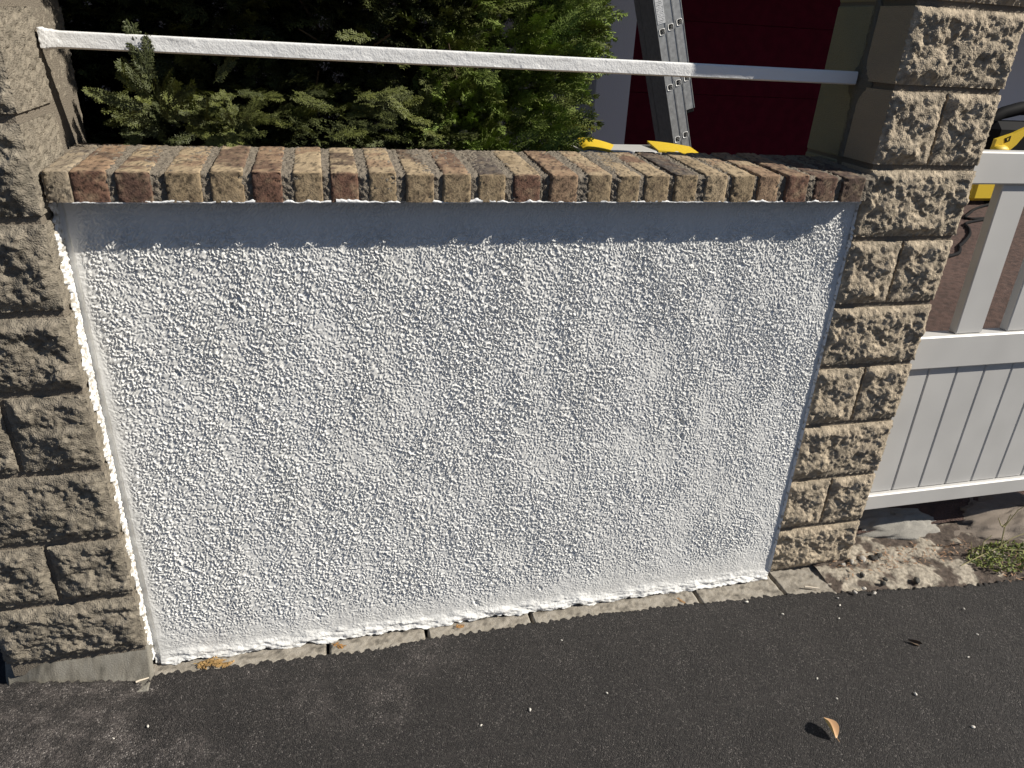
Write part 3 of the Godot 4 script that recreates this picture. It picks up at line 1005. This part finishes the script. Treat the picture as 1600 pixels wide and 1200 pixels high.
# ------------------------------------------------------------------ ladder
func ladder() -> void:
	var t := thing("aluminium_ladder", "grey aluminium extension ladder with three nested sections leaning before the red door", "ladder", Vector3.ZERO)
	# the sections lie side by side; each stile leans to the left as it rises
	var along := Vector3(2.300 - 2.094, 1.121 - 1.770, 0).normalized()   # downwards
	var across := Vector3(-along.y, along.x, 0)                          # to the right
	if across.x < 0: across = -across
	var top := Vector3(2.094, 1.770, -2.0) - along * 2.4
	var wd := 0.046
	var secs := [[0.0, 3.55, 0.0], [0.047, 3.60, 0.0], [0.094, 2.93, 0.0]]
	for s in 3:
		var off: float = secs[s][0]
		var lng: float = secs[s][1]
		for back in 2:
			var zz := -0.17 * back
			var st := Shape.new()
			var xf := Transform3D(Basis(across, -along, Vector3.BACK), top + across * (off - 0.023) + Vector3(0, 0, zz))
			var holes := []
			var k := 0.0
			while 0.22 + k * 0.258 < lng - 0.03:
				holes.append(0.22 + k * 0.258 - s * 0.010)
				k += 1.0
			var at := 0.0
			for h in holes:
				st.box(Vector3(0.001, -(h - 0.0135), -0.003), Vector3(wd - 0.001, -at, 0.0), 0.0, Color.WHITE, xf)
				st.box(Vector3(0.001, -(h + 0.0135), -0.003), Vector3(wd / 2 - 0.0135, -(h - 0.0135), 0.0), 0.0, Color.WHITE, xf)
				st.box(Vector3(wd / 2 + 0.0135, -(h + 0.0135), -0.003), Vector3(wd - 0.001, -(h - 0.0135), 0.0), 0.0, Color.WHITE, xf)
				at = h + 0.0135
			st.box(Vector3(0.001, -lng, -0.003), Vector3(wd - 0.001, -at, 0.0), 0.0, Color.WHITE, xf)
			# flanges of the channel
			var dp := 0.165 if s == 0 and back == 0 else 0.06
			st.box(Vector3(0.001, -lng, -dp), Vector3(0.004, 0, -0.0032), 0.0, Color(1.5, 1.36, 1.15), xf)
			st.box(Vector3(wd - 0.004, -lng, -dp), Vector3(wd - 0.001, 0, -0.0032), 0.0, Color.WHITE, xf)
			for side in [0.0, wd - 0.0028]:
				st.box(Vector3(side, -lng, 0.0003), Vector3(side + 0.0028, 0, 0.0022), 0.0, Color(1.3, 1.3, 1.3), xf)
			obj("stile", st.mesh(), M.alu, t)
			if back == 0:
				for h in holes:
					var rg := Shape.new()
					var c0 := xf * Vector3(wd / 2, -h, 0.0)
					var pp := PackedVector3Array()
					# rounded square sleeve, open, running back to the other stile
					for j in 4:
						for i in 21:
							var a := TAU * i / 20.0 + 0.157
							var rad: float = [0.0165, 0.0165, 0.0128, 0.0122][j]
							var q := pow(pow(absf(cos(a)), 5.0) + pow(absf(sin(a)), 5.0), -0.2) * rad * 0.93
							pp.append(c0 + (across * cos(a) - along * sin(a)) * q + Vector3(0, 0, [0.0004, 0.0032, 0.0032, -0.162][j]))
					rg.grid(pp, 21, 4, PackedColorArray([Color(0.95, 0.95, 0.95)]))
					obj("rung", rg.mesh(), M.rim, t)
	# plug that closes the far end of the rungs, the feet and the sticker
	for s in 3:
		var ft := Shape.new()
		var lng: float = secs[s][1]
		var xf := Transform3D(Basis(across, -along, Vector3.BACK), top + across * (secs[s][0] - 0.023))
		ft.box(Vector3(0.002, -lng - 0.02, -0.06), Vector3(wd - 0.002, -lng, -0.004), 0.004, Color.WHITE, xf)
		obj("foot", ft.mesh(), M.black, t)
	var img := Image.create(64, 160, false, Image.FORMAT_RGB8)
	img.fill(Color(0.86, 0.87, 0.88))
	var r := RandomNumberGenerator.new()
	r.seed = 3
	for y in range(6, 154, 7):
		for x in range(5, 58, 4):
			if r.randf() < 0.62: img.fill_rect(Rect2i(x, y, r.randi_range(2, 4), 3), Color(0.35, 0.36, 0.38))
	var sm := StandardMaterial3D.new()
	sm.albedo_texture = ImageTexture.create_from_image(img)
	sm.roughness = 0.6
	var pl := QuadMesh.new()
	pl.size = Vector2(0.040, 0.17)
	var lb := obj("label_sticker", pl, sm, t)
	lb.transform = Transform3D(Basis(across, -along, Vector3.BACK), Vector3(2.094, 1.770, -1.9972) + along * 0.02 + across * 0.004)

# ------------------------------------------------------------------ pressure washer
func washer() -> void:
	var t := thing("pressure_washer", "yellow and black pressure washer standing far back on the drive beyond the gate", "pressure washer", Vector3(8.87, 0.03, -6.0))
	var sh := Shape.new()
	sh.box(Vector3(-0.34, 0.36, -0.42), Vector3(0.75, 1.00, 0.0), 0.09)
	obj("housing", sh.mesh(), M.black, t)
	sh = Shape.new()
	sh.tube(PackedVector3Array([Vector3(-0.32, 0.93, -0.2), Vector3(-0.24, 1.03, -0.2), Vector3(-0.10, 1.09, -0.2), Vector3(0.15, 1.15, -0.2), Vector3(0.6, 1.17, -0.2)]), 0.07, 0.085, 10)
	obj("handle", sh.mesh(), M.black, t)
	var cs := CSGPolygon3D.new()
	cs.name = "yellow_flash"
	cs.polygon = PackedVector2Array([Vector2(-0.34, 0.66), Vector2(-0.10, 0.66), Vector2(-0.01, 0.74), Vector2(0.16, 0.985), Vector2(-0.09, 0.875), Vector2(-0.33, 0.80)])
	cs.depth = 0.05
	cs.material = M.yellow
	cs.position = Vector3(0, 0, 0.052)
	t.add_child(cs, true)
	sh = Shape.new()
	sh.lump(Vector3(-0.25, 0.675, 0.06), Vector3(0.12, 0.065, 0.08), 4, 0.05, 0.0, Color.WHITE, 14, 9)
	obj("yellow_knob", sh.mesh(), M.yellow, t)
	var tm := TextMesh.new()
	var f := SystemFont.new()
	f.font_names = PackedStringArray(["Droid Sans"])
	f.font_weight = 700
	tm.font = f
	tm.text = "K7"
	tm.font_size = 32
	tm.pixel_size = 0.0026
	tm.depth = 0.004
	var tx := obj("lettering", tm, M.black, t, Vector3(-0.17, 0.80, 0.055))
	tx.rotation.z = 0.36
	sh = Shape.new()
	sh.box(Vector3(-0.47, 0.06, -0.10), Vector3(-0.105, 0.358, 0.09), 0.035)
	obj("yellow_housing", sh.mesh(), M.yellow, t)
	sh = Shape.new()
	sh.box(Vector3(-0.10, 0.0, -0.15), Vector3(0.59, 0.355, 0.06), 0.05)
	obj("grille", sh.mesh(), M.black, t)
	for x in [-0.2, 0.66]:
		sh = Shape.new()
		var pp := PackedVector3Array()
		for j in 4:
			for i in 19:
				var a := -TAU * i / 18.0
				var r: float = [0.03, 0.15, 0.15, 0.03][j]
				pp.append(Vector3(x + [-0.04, -0.04, 0.04, 0.04][j], 0.15 + cos(a) * r, -0.32 + sin(a) * r))
		sh.grid(pp, 19, 4)
		obj("wheel", sh.mesh(), M.black, t)
	# its hose, lying on the drive
	var c := Curve3D.new()
	for q in HOSE:
		c.add_point(q)
	for k in range(1, c.point_count - 1):
		var d := (c.get_point_position(k + 1) - c.get_point_position(k - 1)) * 0.2
		c.set_point_in(k, -d)
		c.set_point_out(k, d)
	sh = Shape.new()
	sh.tube(c.tessellate_even_length(5, 0.06), 0.017, 0.017, 7)
	tag(obj("garden_hose", sh.mesh(), M.black), "black rubber hose looped on the red-brown drive", "hose")

# ------------------------------------------------------------------ yellow-ended tray behind the coping
func tray() -> void:
	var t := thing("white_tray", "white board with two curved yellow end pieces just behind the bricks", "board", Vector3(0.15, -0.037, -0.58))
	var sh := Shape.new()
	sh.box(Vector3(1.13, 1.262, -0.20), Vector3(1.46, 1.283, -0.02), 0.004)
	obj("board", sh.mesh(), M.pvc, t)
	for e in [[1.135, 1.272], [1.385, 1.545]]:
		var p := PackedVector3Array()
		var x0: float = e[0]
		var x1: float = e[1]
		for j in 2:
			for i in 19:
				var a := i / 18.0
				var x := lerpf(x0, x1, a)
				var y := 1.3045 - 0.03 * pow(maxf(0.0, a - 0.15), 1.6) - 0.006 * ss(0.1, 0.0, a)
				if x0 > 1.3: y = 1.298 - 0.016 * pow(a, 1.5)
				p.append(Vector3(x + 0.03 * j, y + (0.0 if j else -0.012), -0.02 - 0.16 * j))
		# a sheet with thickness
		sh = Shape.new()
		sh.grid(p, 19, 2)
		var q := PackedVector3Array()
		for k in p: q.append(k - Vector3(0, 0.006, 0))
		sh.grid(q, 19, 2, PackedColorArray(), true)
		var fr := PackedVector3Array()
		for i in 19: fr.append(q[i])
		for i in 19: fr.append(p[i])
		sh.grid(fr, 19, 2)
		sh.quad(q[19], q[0], p[0], p[19])
		sh.quad(q[18], q[37], p[37], p[18])
		obj("yellow_end", sh.mesh(), M.yellow, t)
	sh = Shape.new()
	sh.box(Vector3(1.16, 0.03, -0.18), Vector3(1.50, 1.260, -0.04), 0.01)
	obj("support", sh.mesh(), M.pvc, t)

# ------------------------------------------------------------------ footing, kerb stones
func slab(x0: float, x1: float, z0: float, z1: float, y_of: Callable, sd: int) -> ArrayMesh:
	var f := noise(sd, 0.03, 3)
	var r := noise(sd + 1, 0.015, 2)
	var nx := maxi(8, int((x1 - x0) / 0.005))
	var ny := maxi(6, int((z1 - z0) / 0.005))
	var p := PackedVector3Array()
	var c := PackedColorArray()
	for j in ny:
		for i in nx:
			var a := float(i) / (nx - 1)
			var b := float(j) / (ny - 1)
			var x := lerpf(x0, x1, a)
			var z := lerpf(z1, z0, b)
			if i == 0 or i == nx - 1: x += r.get_noise_2d(z * 1.4, x) * 0.005
			var e := minf(minf(x - x0, x1 - x), minf(z1 - z, 0.02))
			var y: float = y_of.call(x, z) + 0.0022 * f.get_noise_2d(x, z) + 0.001 * r.get_noise_2d(x, z)
			y -= 0.006 * ss(0.006, 0.0, e)
			if i == 0 or i == nx - 1 or j == 0: y -= 0.03
			p.append(Vector3(x, y, z))
			var g := 0.95 + 0.75 * f.get_noise_2d(x * 0.5, z * 0.8) + 0.35 * r.get_noise_2d(x, z)
			c.append(Color(g, g * 0.985, g * 0.96))
	var sh := Shape.new()
	sh.grid(p, nx, ny, c)
	return sh.mesh()

func footing() -> void:
	var t := thing("wall_footing", "pale cracked concrete strip along the foot of the white wall", "footing")
	var flat := func(x: float, z: float) -> float: return 0.0005 - 0.014 * ss(asphalt_edge(x) + 0.010, asphalt_edge(x) + 0.03, z)
	var cuts := [-0.02, 0.44, 0.712, 1.02, 1.552, 1.835, 2.02]
	for k in cuts.size() - 1:
		var o := obj("slab", slab(cuts[k] + 0.001, cuts[k + 1] - 0.001, -0.03, 0.105 if k < 4 else 0.13, flat, 500 + k * 3), M.concrete, t)
		if k == 4: o.set_meta("label", "slab with a dark joint at each end")
	var ramp := func(x: float, z: float) -> float: return lerpf(0.094, 0.002, ss(0.012, 0.052, z + 0.02 * ss(-0.24, -0.33, x)))
	var o := obj("footing_block", slab(-0.335, 0.004, -0.03, 0.09, ramp, 540), M.concrete, t)
	o.material_override = M.concrete.duplicate()
	o.material_override.albedo_color = Color(0.32, 0.30, 0.255).linear_to_srgb()
	o.set_meta("label", "darker sloping concrete block under the pillar")
	# pale crumbling concrete between pillar and gate
	var pn := noise(560, 0.10, 4)
	var p := PackedVector3Array()
	var c := PackedColorArray()
	var nx := 190
	for j in 80:
		for i in nx:
			var x := 2.00 + 0.95 * i / (nx - 1)
			var z := 0.22 - 0.36 * j / 79.0
			var n := pn.get_noise_2d(x, z)
			var y := 0.006 + 0.008 * n + 0.012 * ss(0.08, -0.1, z) - 0.012 * ss(asphalt_edge(x) - 0.03, asphalt_edge(x) + 0.02, z + 0.06 * n)
			p.append(Vector3(x, y, z))
			var pale := ss(-0.12, 0.15, n + 0.35 - 1.3 * absf(x - 2.27) - 2.2 * absf(z - 0.035))
			var g := 1.0 + 0.8 * pn.get_noise_2d(x * 6.0, z * 6.0)
			var col := lin(0.13, 0.10, 0.08).lerp(lin(0.52, 0.46, 0.37), pale) * g
			c.append(Color(col.r, col.g, col.b))
	var sh := Shape.new()
	sh.grid(p, nx, 80, c)
	tag(obj("concrete_apron", sh.mesh(), M.stone), "", "", "", "structure")
	# two stones under the gate
	sh = Shape.new()
	sh.lump(Vector3(2.42, 0.01, -0.165), Vector3(0.20, 0.055, 0.085), 570, 0.30, -0.06, lin(0.42, 0.40, 0.36), 60, 30)
	tag(obj("kerb_stone", sh.mesh(), M.stone), "smooth pale grey stone wedged under the gate next to the pillar", "stone")
	sh = Shape.new()
	sh.lump(Vector3(2.95, -0.02, -0.12), Vector3(0.33, 0.085, 0.16), 575, 0.30, -0.05, lin(0.36, 0.30, 0.245), 70, 34)
	tag(obj("kerb_stone", sh.mesh(), M.stone), "larger rough brown stone behind the weed under the gate", "stone")

# ------------------------------------------------------------------ small things on the ground
func litter() -> void:
	# dry leaves
	var sh := Shape.new()
	var p := PackedVector3Array()
	for j in 9:
		var v := j / 8.0
		var wdt := 0.020 * pow(sin(PI * clampf(v, 0.02, 0.98)), 0.7)
		for i in 7:
			var u := (i - 3) / 3.0
			p.append(Vector3(u * wdt * 0.55, 0.016 * u * u * sin(PI * v) + 0.004 + 0.006 * v, (v - 0.5) * -0.052))
	sh.grid(p, 7, 9, PackedColorArray([lin(0.62, 0.40, 0.22)]))
	sh.tube(PackedVector3Array([Vector3(0, 0.005, 0.026), Vector3(0.001, 0.004, 0.036)]), 0.0008, 0.0006, 5, lin(0.35, 0.2, 0.09))
	var o := obj("dry_leaf", sh.mesh(), M.leaf, self, Vector3(1.640, 0.014, 0.555))
	o.rotation = Vector3(0.15, 0.1, -0.45)
	o.scale = Vector3(1.5, 1.0, 1.0)
	tag(o, "curled tan dry leaf lying alone on the dark asphalt", "leaf")
	o = obj("dry_leaf", sh.mesh(), M.plain, self, Vector3(2.09, 0.004, 0.338))
	o.rotation = Vector3(0.2, 1.1, 0.9)
	o.scale = Vector3(0.6, 0.7, 0.9)
	var mm = M.plain.duplicate()
	mm.albedo_color = Color(0.16, 0.17, 0.2).linear_to_srgb()
	o.material_override = mm
	tag(o, "small dark brown curled leaf on the asphalt towards the gate", "leaf")
	# a shed spray, dried orange, on the footing
	o = obj("dry_spray", frond(9, 1.0, 1.2, 20), M.leaf.duplicate())
	o.material_override.albedo_color = lin(0.44, 0.27, 0.11).linear_to_srgb()
	o.transform = spray_xf(Vector3(0.095, 0.008, 0.020), Vector3(1, 0.02, 0.10), Vector3(0, 1, 0.15), 0.10)
	tag(o, "dried orange conifer spray lying on the concrete strip below the white wall", "twig")
	for e in [[0.45, 0.018, 0.35, 0.05], [0.79, 0.022, -0.2, 0.04], [1.48, 0.03, 0.8, 0.03]]:
		o = obj("dry_scrap", frond(10, 1.0, 1.2, 10), M.leaf.duplicate())
		o.material_override.albedo_color = lin(0.45, 0.22, 0.06).linear_to_srgb()
		o.transform = spray_xf(Vector3(e[0], 0.007, e[1]), Vector3(cos(e[2]), 0.02, sin(e[2])), Vector3(0, 1, 0.15), e[3])
		tag(o, {0.45: "orange dried leaf scrap by the hairline joint of the concrete strip", 0.79: "orange dried leaf scrap beyond the dark joint at the wall's middle", 1.48: "smallest orange dried leaf scrap, beside the joint nearest the tan pillar"}[e[0]], "leaf scrap", "dried scraps along the wall foot")
	# pale chips on the asphalt
	var chips := [Vector3(1.69, 0.09, 0.010), Vector3(0.93, 0.34, 0.008), Vector3(1.77, 0.16, 0.007), Vector3(1.97, 0.16, 0.007), Vector3(1.985, 0.13, 0.006), Vector3(1.93, 0.21, 0.006), Vector3(1.95, 0.50, 0.009), Vector3(2.02, 0.62, 0.009), Vector3(1.72, 0.40, 0.006), Vector3(1.73, 0.47, 0.005), Vector3(-0.12, 0.08, 0.008), Vector3(0.02, 0.20, 0.007), Vector3(-0.25, 0.19, 0.010), Vector3(0.09, 0.36, 0.010), Vector3(-0.05, 0.22, 0.007), Vector3(0.80, 0.36, 0.006), Vector3(1.14, 0.33, 0.006), Vector3(2.2, 0.42, 0.006), Vector3(2.35, 0.25, 0.006), Vector3(1.08, 0.13, 0.005), Vector3(0.62, 0.5, 0.006), Vector3(2.3, 0.35, 0.006)]
	for k in chips.size():
		sh = Shape.new()
		var q: Vector3 = chips[k]
		sh.lump(Vector3.ZERO, Vector3(q.z, q.z * 0.5, q.z * 0.62) * 0.62, 600 + k, 0.6, k * 1.3, lin(0.66, 0.62, 0.55))
		o = obj("stone_chip", sh.mesh(), M.plain, self, Vector3(q.x, 0.006, q.y))
		var own := {0: "pale chip beside the dark joint in the concrete strip by the tan pillar", 1: "lone pale chip on the asphalt before the middle of the white wall", 6: "pale chip on the asphalt nearest beyond the curled tan leaf", 7: "pale chip lowest in the corner of the asphalt beside the tan leaf", 12: "largest pale chip on the asphalt off the end of the grey-brown pillar", 13: "pale chip on the speckled asphalt closest to the bottom edge below the wall corner", 16: "thin pale chip on open asphalt before the far half of the wall", 20: "tiny pale chip on the asphalt close to the bottom edge before the wall"}
		if own.has(k): tag(o, own[k], "stone chip", "pale stone chips on the asphalt")
		elif q.x < 0.1: tag(o, "tiny pale stone chip on the asphalt just below the grey-brown pillar", "stone chip", "pale stone chips on the asphalt")
		elif q.x < 1.2: tag(o, "tiny pale stone chip on the asphalt in front of the white wall", "stone chip", "pale stone chips on the asphalt")
		else: tag(o, "tiny pale stone chip on the asphalt between the tan leaf and the gate", "stone chip", "pale stone chips on the asphalt")
	# dark and pale pebbles on the crumbled concrete by the gate
	var peb := [[2.10, 0.00, 0.013, 0.36], [2.14, -0.01, 0.015, 0.38], [2.185, -0.015, 0.020, 0.45], [2.225, -0.01, 0.02, 0.04], [2.255, -0.02, 0.018, 0.07], [2.13, 0.055, 0.012, 0.07], [2.19, 0.09, 0.010, 0.06], [2.17, 0.105, 0.012, 0.06], [2.29, 0.115, 0.016, 0.06], [2.05, 0.125, 0.008, 0.55], [2.09, 0.115, 0.009, 0.6], [2.11, 0.14, 0.008, 0.5]]
	for k in peb.size():
		sh = Shape.new()
		var e = peb[k]
		sh.lump(Vector3.ZERO, Vector3(e[2], e[2] * 0.7, e[2] * 0.75) * 0.8, 650 + k, 0.7, k * 0.9, lin(e[3], e[3] * 0.93, e[3] * 0.82))
		o = obj("pebble", sh.mesh(), M.plain, self, Vector3(e[0], 0.014, e[1]))
		if e[3] > 0.2: tag(o, "pale pebble on the crumbled concrete between tan pillar and gate", "pebble", "pale pebbles by the gate")
		else: tag(o, "blackish pebble on the crumbled concrete between tan pillar and gate", "pebble", "dark pebbles by the gate")
	# splinters of pale wood
	var twigs := [[1.93, 0.075, 0.045, 0.004, 0.35, 0.6], [-0.265, 0.055, 0.03, 0.002, -0.7, 0.6], [-0.19, 0.06, 0.022, 0.002, -1.0, 0.6], [-0.02, 0.052, 0.03, 0.003, -0.3, 0.65], [-0.14, 0.10, 0.015, 0.002, 0.8, 0.5]]
	for k in twigs.size():
		var e = twigs[k]
		var d: Vector3 = Vector3(cos(e[4]), 0, sin(e[4])) * e[2] * 0.5
		sh = Shape.new()
		sh.tube(PackedVector3Array([-d, -d * 0.3 + Vector3(0, 0.001, 0), d * 0.4, d]), e[3], e[3] * 0.6, 6, lin(e[5], e[5] * 0.88, e[5] * 0.7))
		o = obj("wood_splinter", sh.mesh(), M.plain, self, Vector3(e[0], 0.009, e[1]))
		if k == 0: tag(o, "thick pale stick lying at the foot of the tan pillar", "stick")
		else: tag(o, ["", "pale wood splinter at the outer end of the grey-brown pillar's footing", "steep pale splinter second from the outer end of the pillar footing", "pale splinter at the inner end of the footing beside the wall corner", "shortest pale splinter on the asphalt below the grey-brown pillar"][k], "splinter", "splinters below the pillar")
	# the weed at the foot of the gate
	var t := thing("weed_clump", "straggly weed with bare stems and low green leaves below the gate", "weed", Vector3(2.68, 0.01, 0.04))
	sh = Shape.new()
	var stems := [[Vector3(0.02, 0.03, 0.0), Vector3(0.02, 0.12, -0.02), Vector3(0.06, 0.20, -0.02), Vector3(0.12, 0.27, 0.0)], [Vector3(0.02, 0.12, -0.02), Vector3(-0.03, 0.15, 0.0), Vector3(-0.06, 0.19, 0.0)], [Vector3(0.02, 0.12, -0.02), Vector3(0.005, 0.16, 0.0), Vector3(0.0, 0.20, 0.0)], [Vector3(0.02, 0.03, 0.0), Vector3(0.07, 0.07, 0.0), Vector3(0.12, 0.085, 0.0)], [Vector3(0.0, 0.02, 0.0), Vector3(-0.12, 0.02, 0.03), Vector3(-0.22, 0.005, 0.05)], [Vector3(-0.09, 0.02, 0.02), Vector3(-0.08, 0.07, 0.0), Vector3(-0.05, 0.10, 0.0)], [Vector3(-0.12, 0.02, 0.0), Vector3(-0.16, 0.08, 0.0)], [Vector3(0.0, 0.02, 0.0), Vector3(0.1, 0.03, 0.04), Vector3(0.17, 0.02, 0.05)]]
	for st in stems:
		var pts := PackedVector3Array()
		for k in st.size(): pts.append(st[k] * 0.8 + Vector3(rng.randf_range(-0.006, 0.006), 0, 0))
		sh.tube(pts, 0.0022, 0.0012, 5, lin(0.30, 0.27, 0.13))
	obj("stems", sh.mesh(), M.plain, t)
	sh = Shape.new()
	for k in 900:
		var a := rng.randf() * TAU
		var r := sqrt(rng.randf())
		var at := Vector3(0.02 + cos(a) * r * 0.16, 0.003 + 0.02 * rng.randf() * (1.3 - r), 0.035 + sin(a) * r * 0.075)
		var g := rng.randf()
		var dir := Vector3(rng.randf_range(-1, 1), rng.randf_range(0.1, 0.9), rng.randf_range(-0.6, 1)).normalized()
		leaflet(sh, at, dir * rng.randf_range(0.007, 0.018), Vector3(rng.randf_range(-0.5, 0.5), 1, 0.3).normalized(), 0.003, lin(0.10 + 0.12 * g, 0.14 + 0.10 * g, 0.04))
	tag(obj("leaves", sh.mesh(), M.leaf, t), "", "", "", "stuff")
	# dry debris in the corner between pillar and gate
	sh = Shape.new()
	for k in 420:
		var at := Vector3(rng.randf_range(2.06, 2.62), 0.016, rng.randf_range(-0.06, 0.04) + 0.03 * rng.randf())
		if k > 240: at = Vector3(rng.randf_range(2.6, 2.95), 0.012, rng.randf_range(0.06, 0.18))
		var a := rng.randf() * TAU
		var g := rng.randf()
		leaflet(sh, at, Vector3(cos(a), rng.randf_range(-0.1, 0.3), sin(a)) * rng.randf_range(0.006, 0.024), Vector3.UP, rng.randf_range(0.001, 0.003), lin(0.16 + 0.28 * g, 0.10 + 0.16 * g, 0.06 + 0.09 * g))
	tag(obj("plant_debris", sh.mesh(), M.leaf), "brown dry plant debris gathered under the gate", "debris", "", "stuff")
